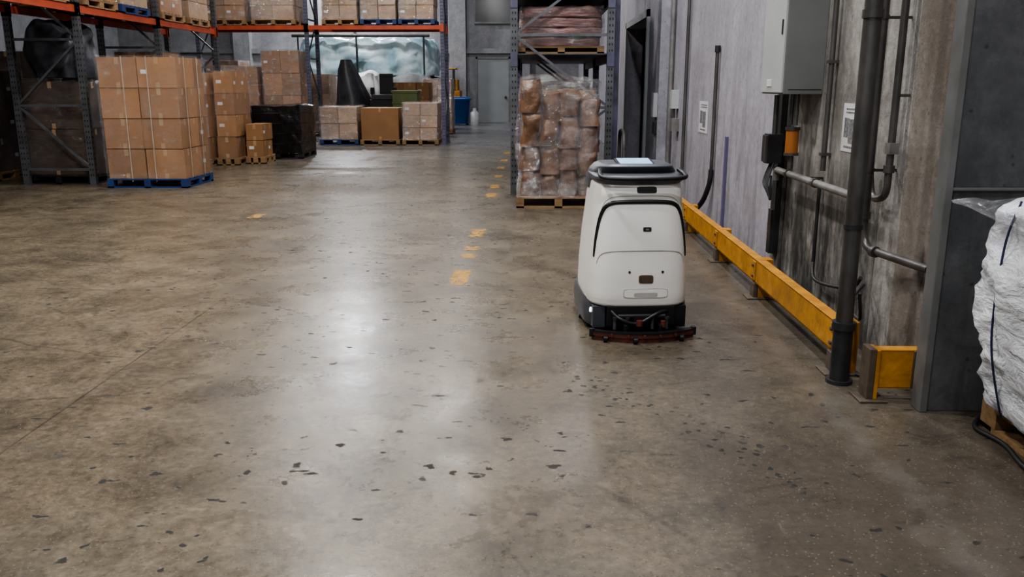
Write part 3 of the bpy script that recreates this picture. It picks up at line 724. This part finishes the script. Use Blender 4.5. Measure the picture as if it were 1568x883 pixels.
def ringsof(sec,ex=EX,n=96,sub=4):
    zs=[]
    for i in range(len(sec)-1):
        for q in range(sub): zs.append(sec[i][0]+(sec[i+1][0]-sec[i][0])*q/sub)
    zs.append(sec[-1][0])
    return [[sp(2*math.pi*j/n,z,0,sec,ex) for j in range(n)] for z in zs]
b=MB(); b.loft(ringsof(sec),'robot_white'); b.obj('white_shell',parent=R)
def yrear(x,z,off=0):
    _,hw,yr,yf=si(z); cy=(yr+yf)/2; ly=(yf-yr)/2
    return cy-ly*(1-min(1,abs(x/hw))**EX)**(1/EX)-off
def patch(b,cx,cz,hw,hh,off,k,ex=6):
    n=32;rg=6; vs=[(cx,yrear(cx,cz,off),cz)];fs=[]
    for i in range(1,rg+1):
        for j in range(n):
            t=2*math.pi*j/n;c,s_=math.cos(t),math.sin(t)
            x=cx+hw*i/rg*math.copysign(abs(c)**(2/ex),c); z=cz+hh*i/rg*math.copysign(abs(s_)**(2/ex),s_)
            vs.append((x,yrear(x,z,off),z))
    for j in range(n): v=vs[1+(rg-1)*n+j]; vs.append((v[0],v[1]+off+.004,v[2]))
    for j in range(n):
        q=(j+1)%n; fs.append((0,1+j,1+q))
        for i in range(rg): fs.append((1+i*n+j,1+(i+1)*n+j,1+(i+1)*n+q,1+i*n+q))
    b.add(vs,fs,k,False)
b=MB()
patch(b,.03,.925,.062,.020,.003,'robot_black')
patch(b,.03,.685,.026,.013,.004,'robot_black'); patch(b,.03,.685,.010,.005,.006,'pipe_pale')
patch(b,.025,.375,.046,.026,.004,'brownlab'); patch(b,.025,.375,.030,.012,.005,'rust')
for x in (-.08,.13): patch(b,x,.42,.008,.008,.003,'robot_black',2)
patch(b,.025,.285,.142,.031,.003,'robot_seam'); patch(b,.025,.285,.137,.026,.004,'robot_white'); patch(b,.025,.277,.075,.014,.0055,'robot_seam')
b.obj('rear_panel_details',parent=R)
def arch(pts,rad,k,name,seg=8,flat=False):
    b=MB(); P=curvepts([sp(math.radians(t),z,-.001) for t,z in pts],6)
    n=len(P); rr=[rad*(.4+.6*math.sin(math.pi*i/(n-1))**.4) for i in range(n)]
    b.tube(P,rad,k,seg,radii=rr); b.obj(name,parent=R)
A=[(214,.50),(215.5,.58),(218,.66),(222,.735),(228,.79),(236,.825),(248,.845),(262,.852),(270,.853),(278,.852),(292,.845),(304,.825),(312,.79),(318,.735),(322,.66),(324.5,.58),(326,.50)]
arch(A,.015,'robot_black','hood_gap_shadow')  # black tube for the hood groove, widened to include its shadow
B=[(222,.46),(226,.50),(234,.53),(246,.545),(262,.552),(270,.553),(278,.552),(294,.545),(306,.53),(314,.50),(318,.46)]
arch(B,.005,'robot_seam','hood_crease',6)
A2=[(t,z+.035) for t,z in A if z>.7]
arch([(217,.74)]+A2+[(323,.74)],.0035,'robot_seam','hood_rim',6)
b=MB()
s1=[(.955,.27,.16,.74),(.972,.284,.135,.745),(.985,.287,.125,.745),(1.0,.284,.13,.74),(1.012,.27,.15,.73)]
b.loft(ringsof(s1),'robot_gray')
s2=[(.895,.280,.40,.775),(.905,.2935,.385,.79),(.97,.290,.36,.775),(1.02,.272,.32,.75),(1.055,.245,.29,.72),(1.068,.22,.31,.69)]
b.loft(ringsof(s2),'robot_gray')
P=curvepts([(-.245,.30,1.035),(-.262,.16,1.015),(-.24,.095,1.005),(-.12,.075,1.0),(.0,.07,1.0),(.12,.075,1.0),(.24,.095,1.005),(.272,.16,1.015),(.262,.30,1.035)],6)
b.tube(P,.014,'robot_black',12)
b.obj('dark_head',parent=R)
b=MB(); b.box(-.12,.12,.34,.54,1.066,1.078,'robot_black',rotx=.12); b.box(-.105,.105,.355,.525,1.077,1.081,'screen',rotx=.12)
b.obj('touch_screen',parent=R)
b=MB()
s3=[(.035,.325,.15,.93),(.05,.34,.13,.95),(.12,.345,.125,.955),(.185,.342,.125,.95),(.215,.333,.135,.935)]
b.loft(ringsof(s3,5),'robot_gray')
b.tube([(-.30,.55,.08),(-.335,.55,.08)],.08,'robot_black',20); b.tube([(.30,.55,.08),(.335,.55,.08)],.08,'robot_black',20)
b.obj('base_skirt',parent=R)
b=MB(); 
q=sp(math.radians(229),.15,.002,s3,5); b.tube([q+Vector((-.014,.012,0)),q+Vector((.018,-.004,0))],.016,'led',14)
q=sp(math.radians(311),.15,.002,s3,5); b.tube([q+Vector((.012,.012,0)),q+Vector((-.014,-.004,0))],.016,'pipe',14)
b.obj('corner_lamps',parent=R)
b=MB()
b.box(-.215,.215,.05,.16,.07,.20,'robot_black'); b.box(-.30,-.22,.10,.17,.05,.19,'robot_gray'); b.box(.22,.30,.10,.17,.05,.19,'robot_black')
b.box(-.05,.05,.0,.08,.11,.15,'robot_black'); b.tube([(-.15,.03,.14),(.15,.03,.14)],.018,'robot_black')
b.tube(curvepts([(-.2,.08,.18),(-.14,.01,.13),(-.03,.0,.10),(.1,.02,.16),(.2,.08,.17)]),.014,'robot_black',10)
for x in (-.17,-.09,.07,.16): b.tube([(x,.02,.06),(x,.02,.13)],.011,'robot_gray',10); b.tube([(x,.015,.125),(x,.015,.14)],.016,'pipe_dark',10)
b.tube([(-.02,-.015,.09),(-.02,-.015,.125)],.02,'robot_red',12); b.tube([(.13,-.01,.08),(.13,-.01,.12)],.016,'robot_red',12)
b.box(-.12,-.10,-.04,.06,.055,.10,'robot_black'); b.box(.10,.12,-.04,.06,.055,.10,'robot_black')
b.obj('rear_linkage',parent=R,bevel=.003)
b=MB()
def arcp(x,o=0): return -.085+.11*(abs(x)/.335)**2+o
n=24; X_=[-.315+.65*i/n for i in range(n+1)]
for z0,z1,o0,o1,k in ((.002,.036,-.004,.004,'robot_red'),(.03,.055,-.014,.014,'robot_red'),(.055,.064,-.018,.026,'robot_black')):
    rings=[[(x,arcp(x,o0),z0),(x,arcp(x,o1),z0),(x,arcp(x,o1),z1),(x,arcp(x,o0),z1)] for x in X_]
    b.loft(rings,k,True,False)
for x in (-.315,.335): b.tube([(x,arcp(x),.02),(x,arcp(x),.07)],.018,'robot_black',14)
for x in (-.2,-.1,0,.1,.2): b.tube([(x,arcp(x,-.016),.045),(x,arcp(x,-.03),.045)],.010,'robot_red',8)
for x in (-.24,.24,-.06): b.tube([(x-.012,arcp(x,-.03),.022),(x+.012,arcp(x,-.03),.022)],.02,'robot_black',12)
b.obj('squeegee',parent=R)

# ---------------------------------------------------------------- lighting
def lamp(x,y,z=7.6,p=260,s=(.7,.5),col=(1,.97,.93)):
    b=MB(); b.box(x-s[0]/2-.05,x+s[0]/2+.05,y-s[1]/2-.05,y+s[1]/2+.05,z+.02,z+.14,'housing'); b.box(x-.02,x+.02,y-.02,y+.02,z+.14,8.39,'housing')
    o=b.obj('high_bay_lamp')
    l=D.lights.new('lamp_light','AREA'); l.shape='RECTANGLE'; l.size=s[0]; l.size_y=s[1]; l.energy=p; l.color=col
    lo=D.objects.new('lamp_light',l); C.scene.collection.objects.link(lo)
    lo.parent=o; lo.location=Vector((x,y,z))-o.location
for x,y,p in ((-2.2,20.5,260),(-5.9,20.5,200),(-2.9,12,320),(-5.9,8,280),(-2.9,5,350),(-2.9,-2,330),(-9.5,5,60),(.7,1.5,270),(.7,8.5,340),(-7.9,36.,850),(-6,27.6,450),(.9,20,90),(-12,30,90),(-3.2,33,160)):  # the strong lamp just behind the back rack is added to brighten the background
    lamp(x,y,p=p*1.05,s=(.5,.5),col=(1,.985,.96) if x<0 and y<25 else (.92,.945,1))
w=D.worlds.new('world'); C.scene.world=w; w.use_nodes=True
bg=w.node_tree.nodes['Background']; bg.inputs[0].default_value=(.88,.92,1,1); bg.inputs[1].default_value=.55

cam=D.cameras.new('camera'); co=D.objects.new('camera',cam); C.scene.collection.objects.link(co)
cam.sensor_width=36; cam.lens=29.85; co.location=(0,0,H); co.rotation_euler=(math.radians(90-13.45),0,math.radians(1.33)); cam.clip_end=200
C.scene.camera=co
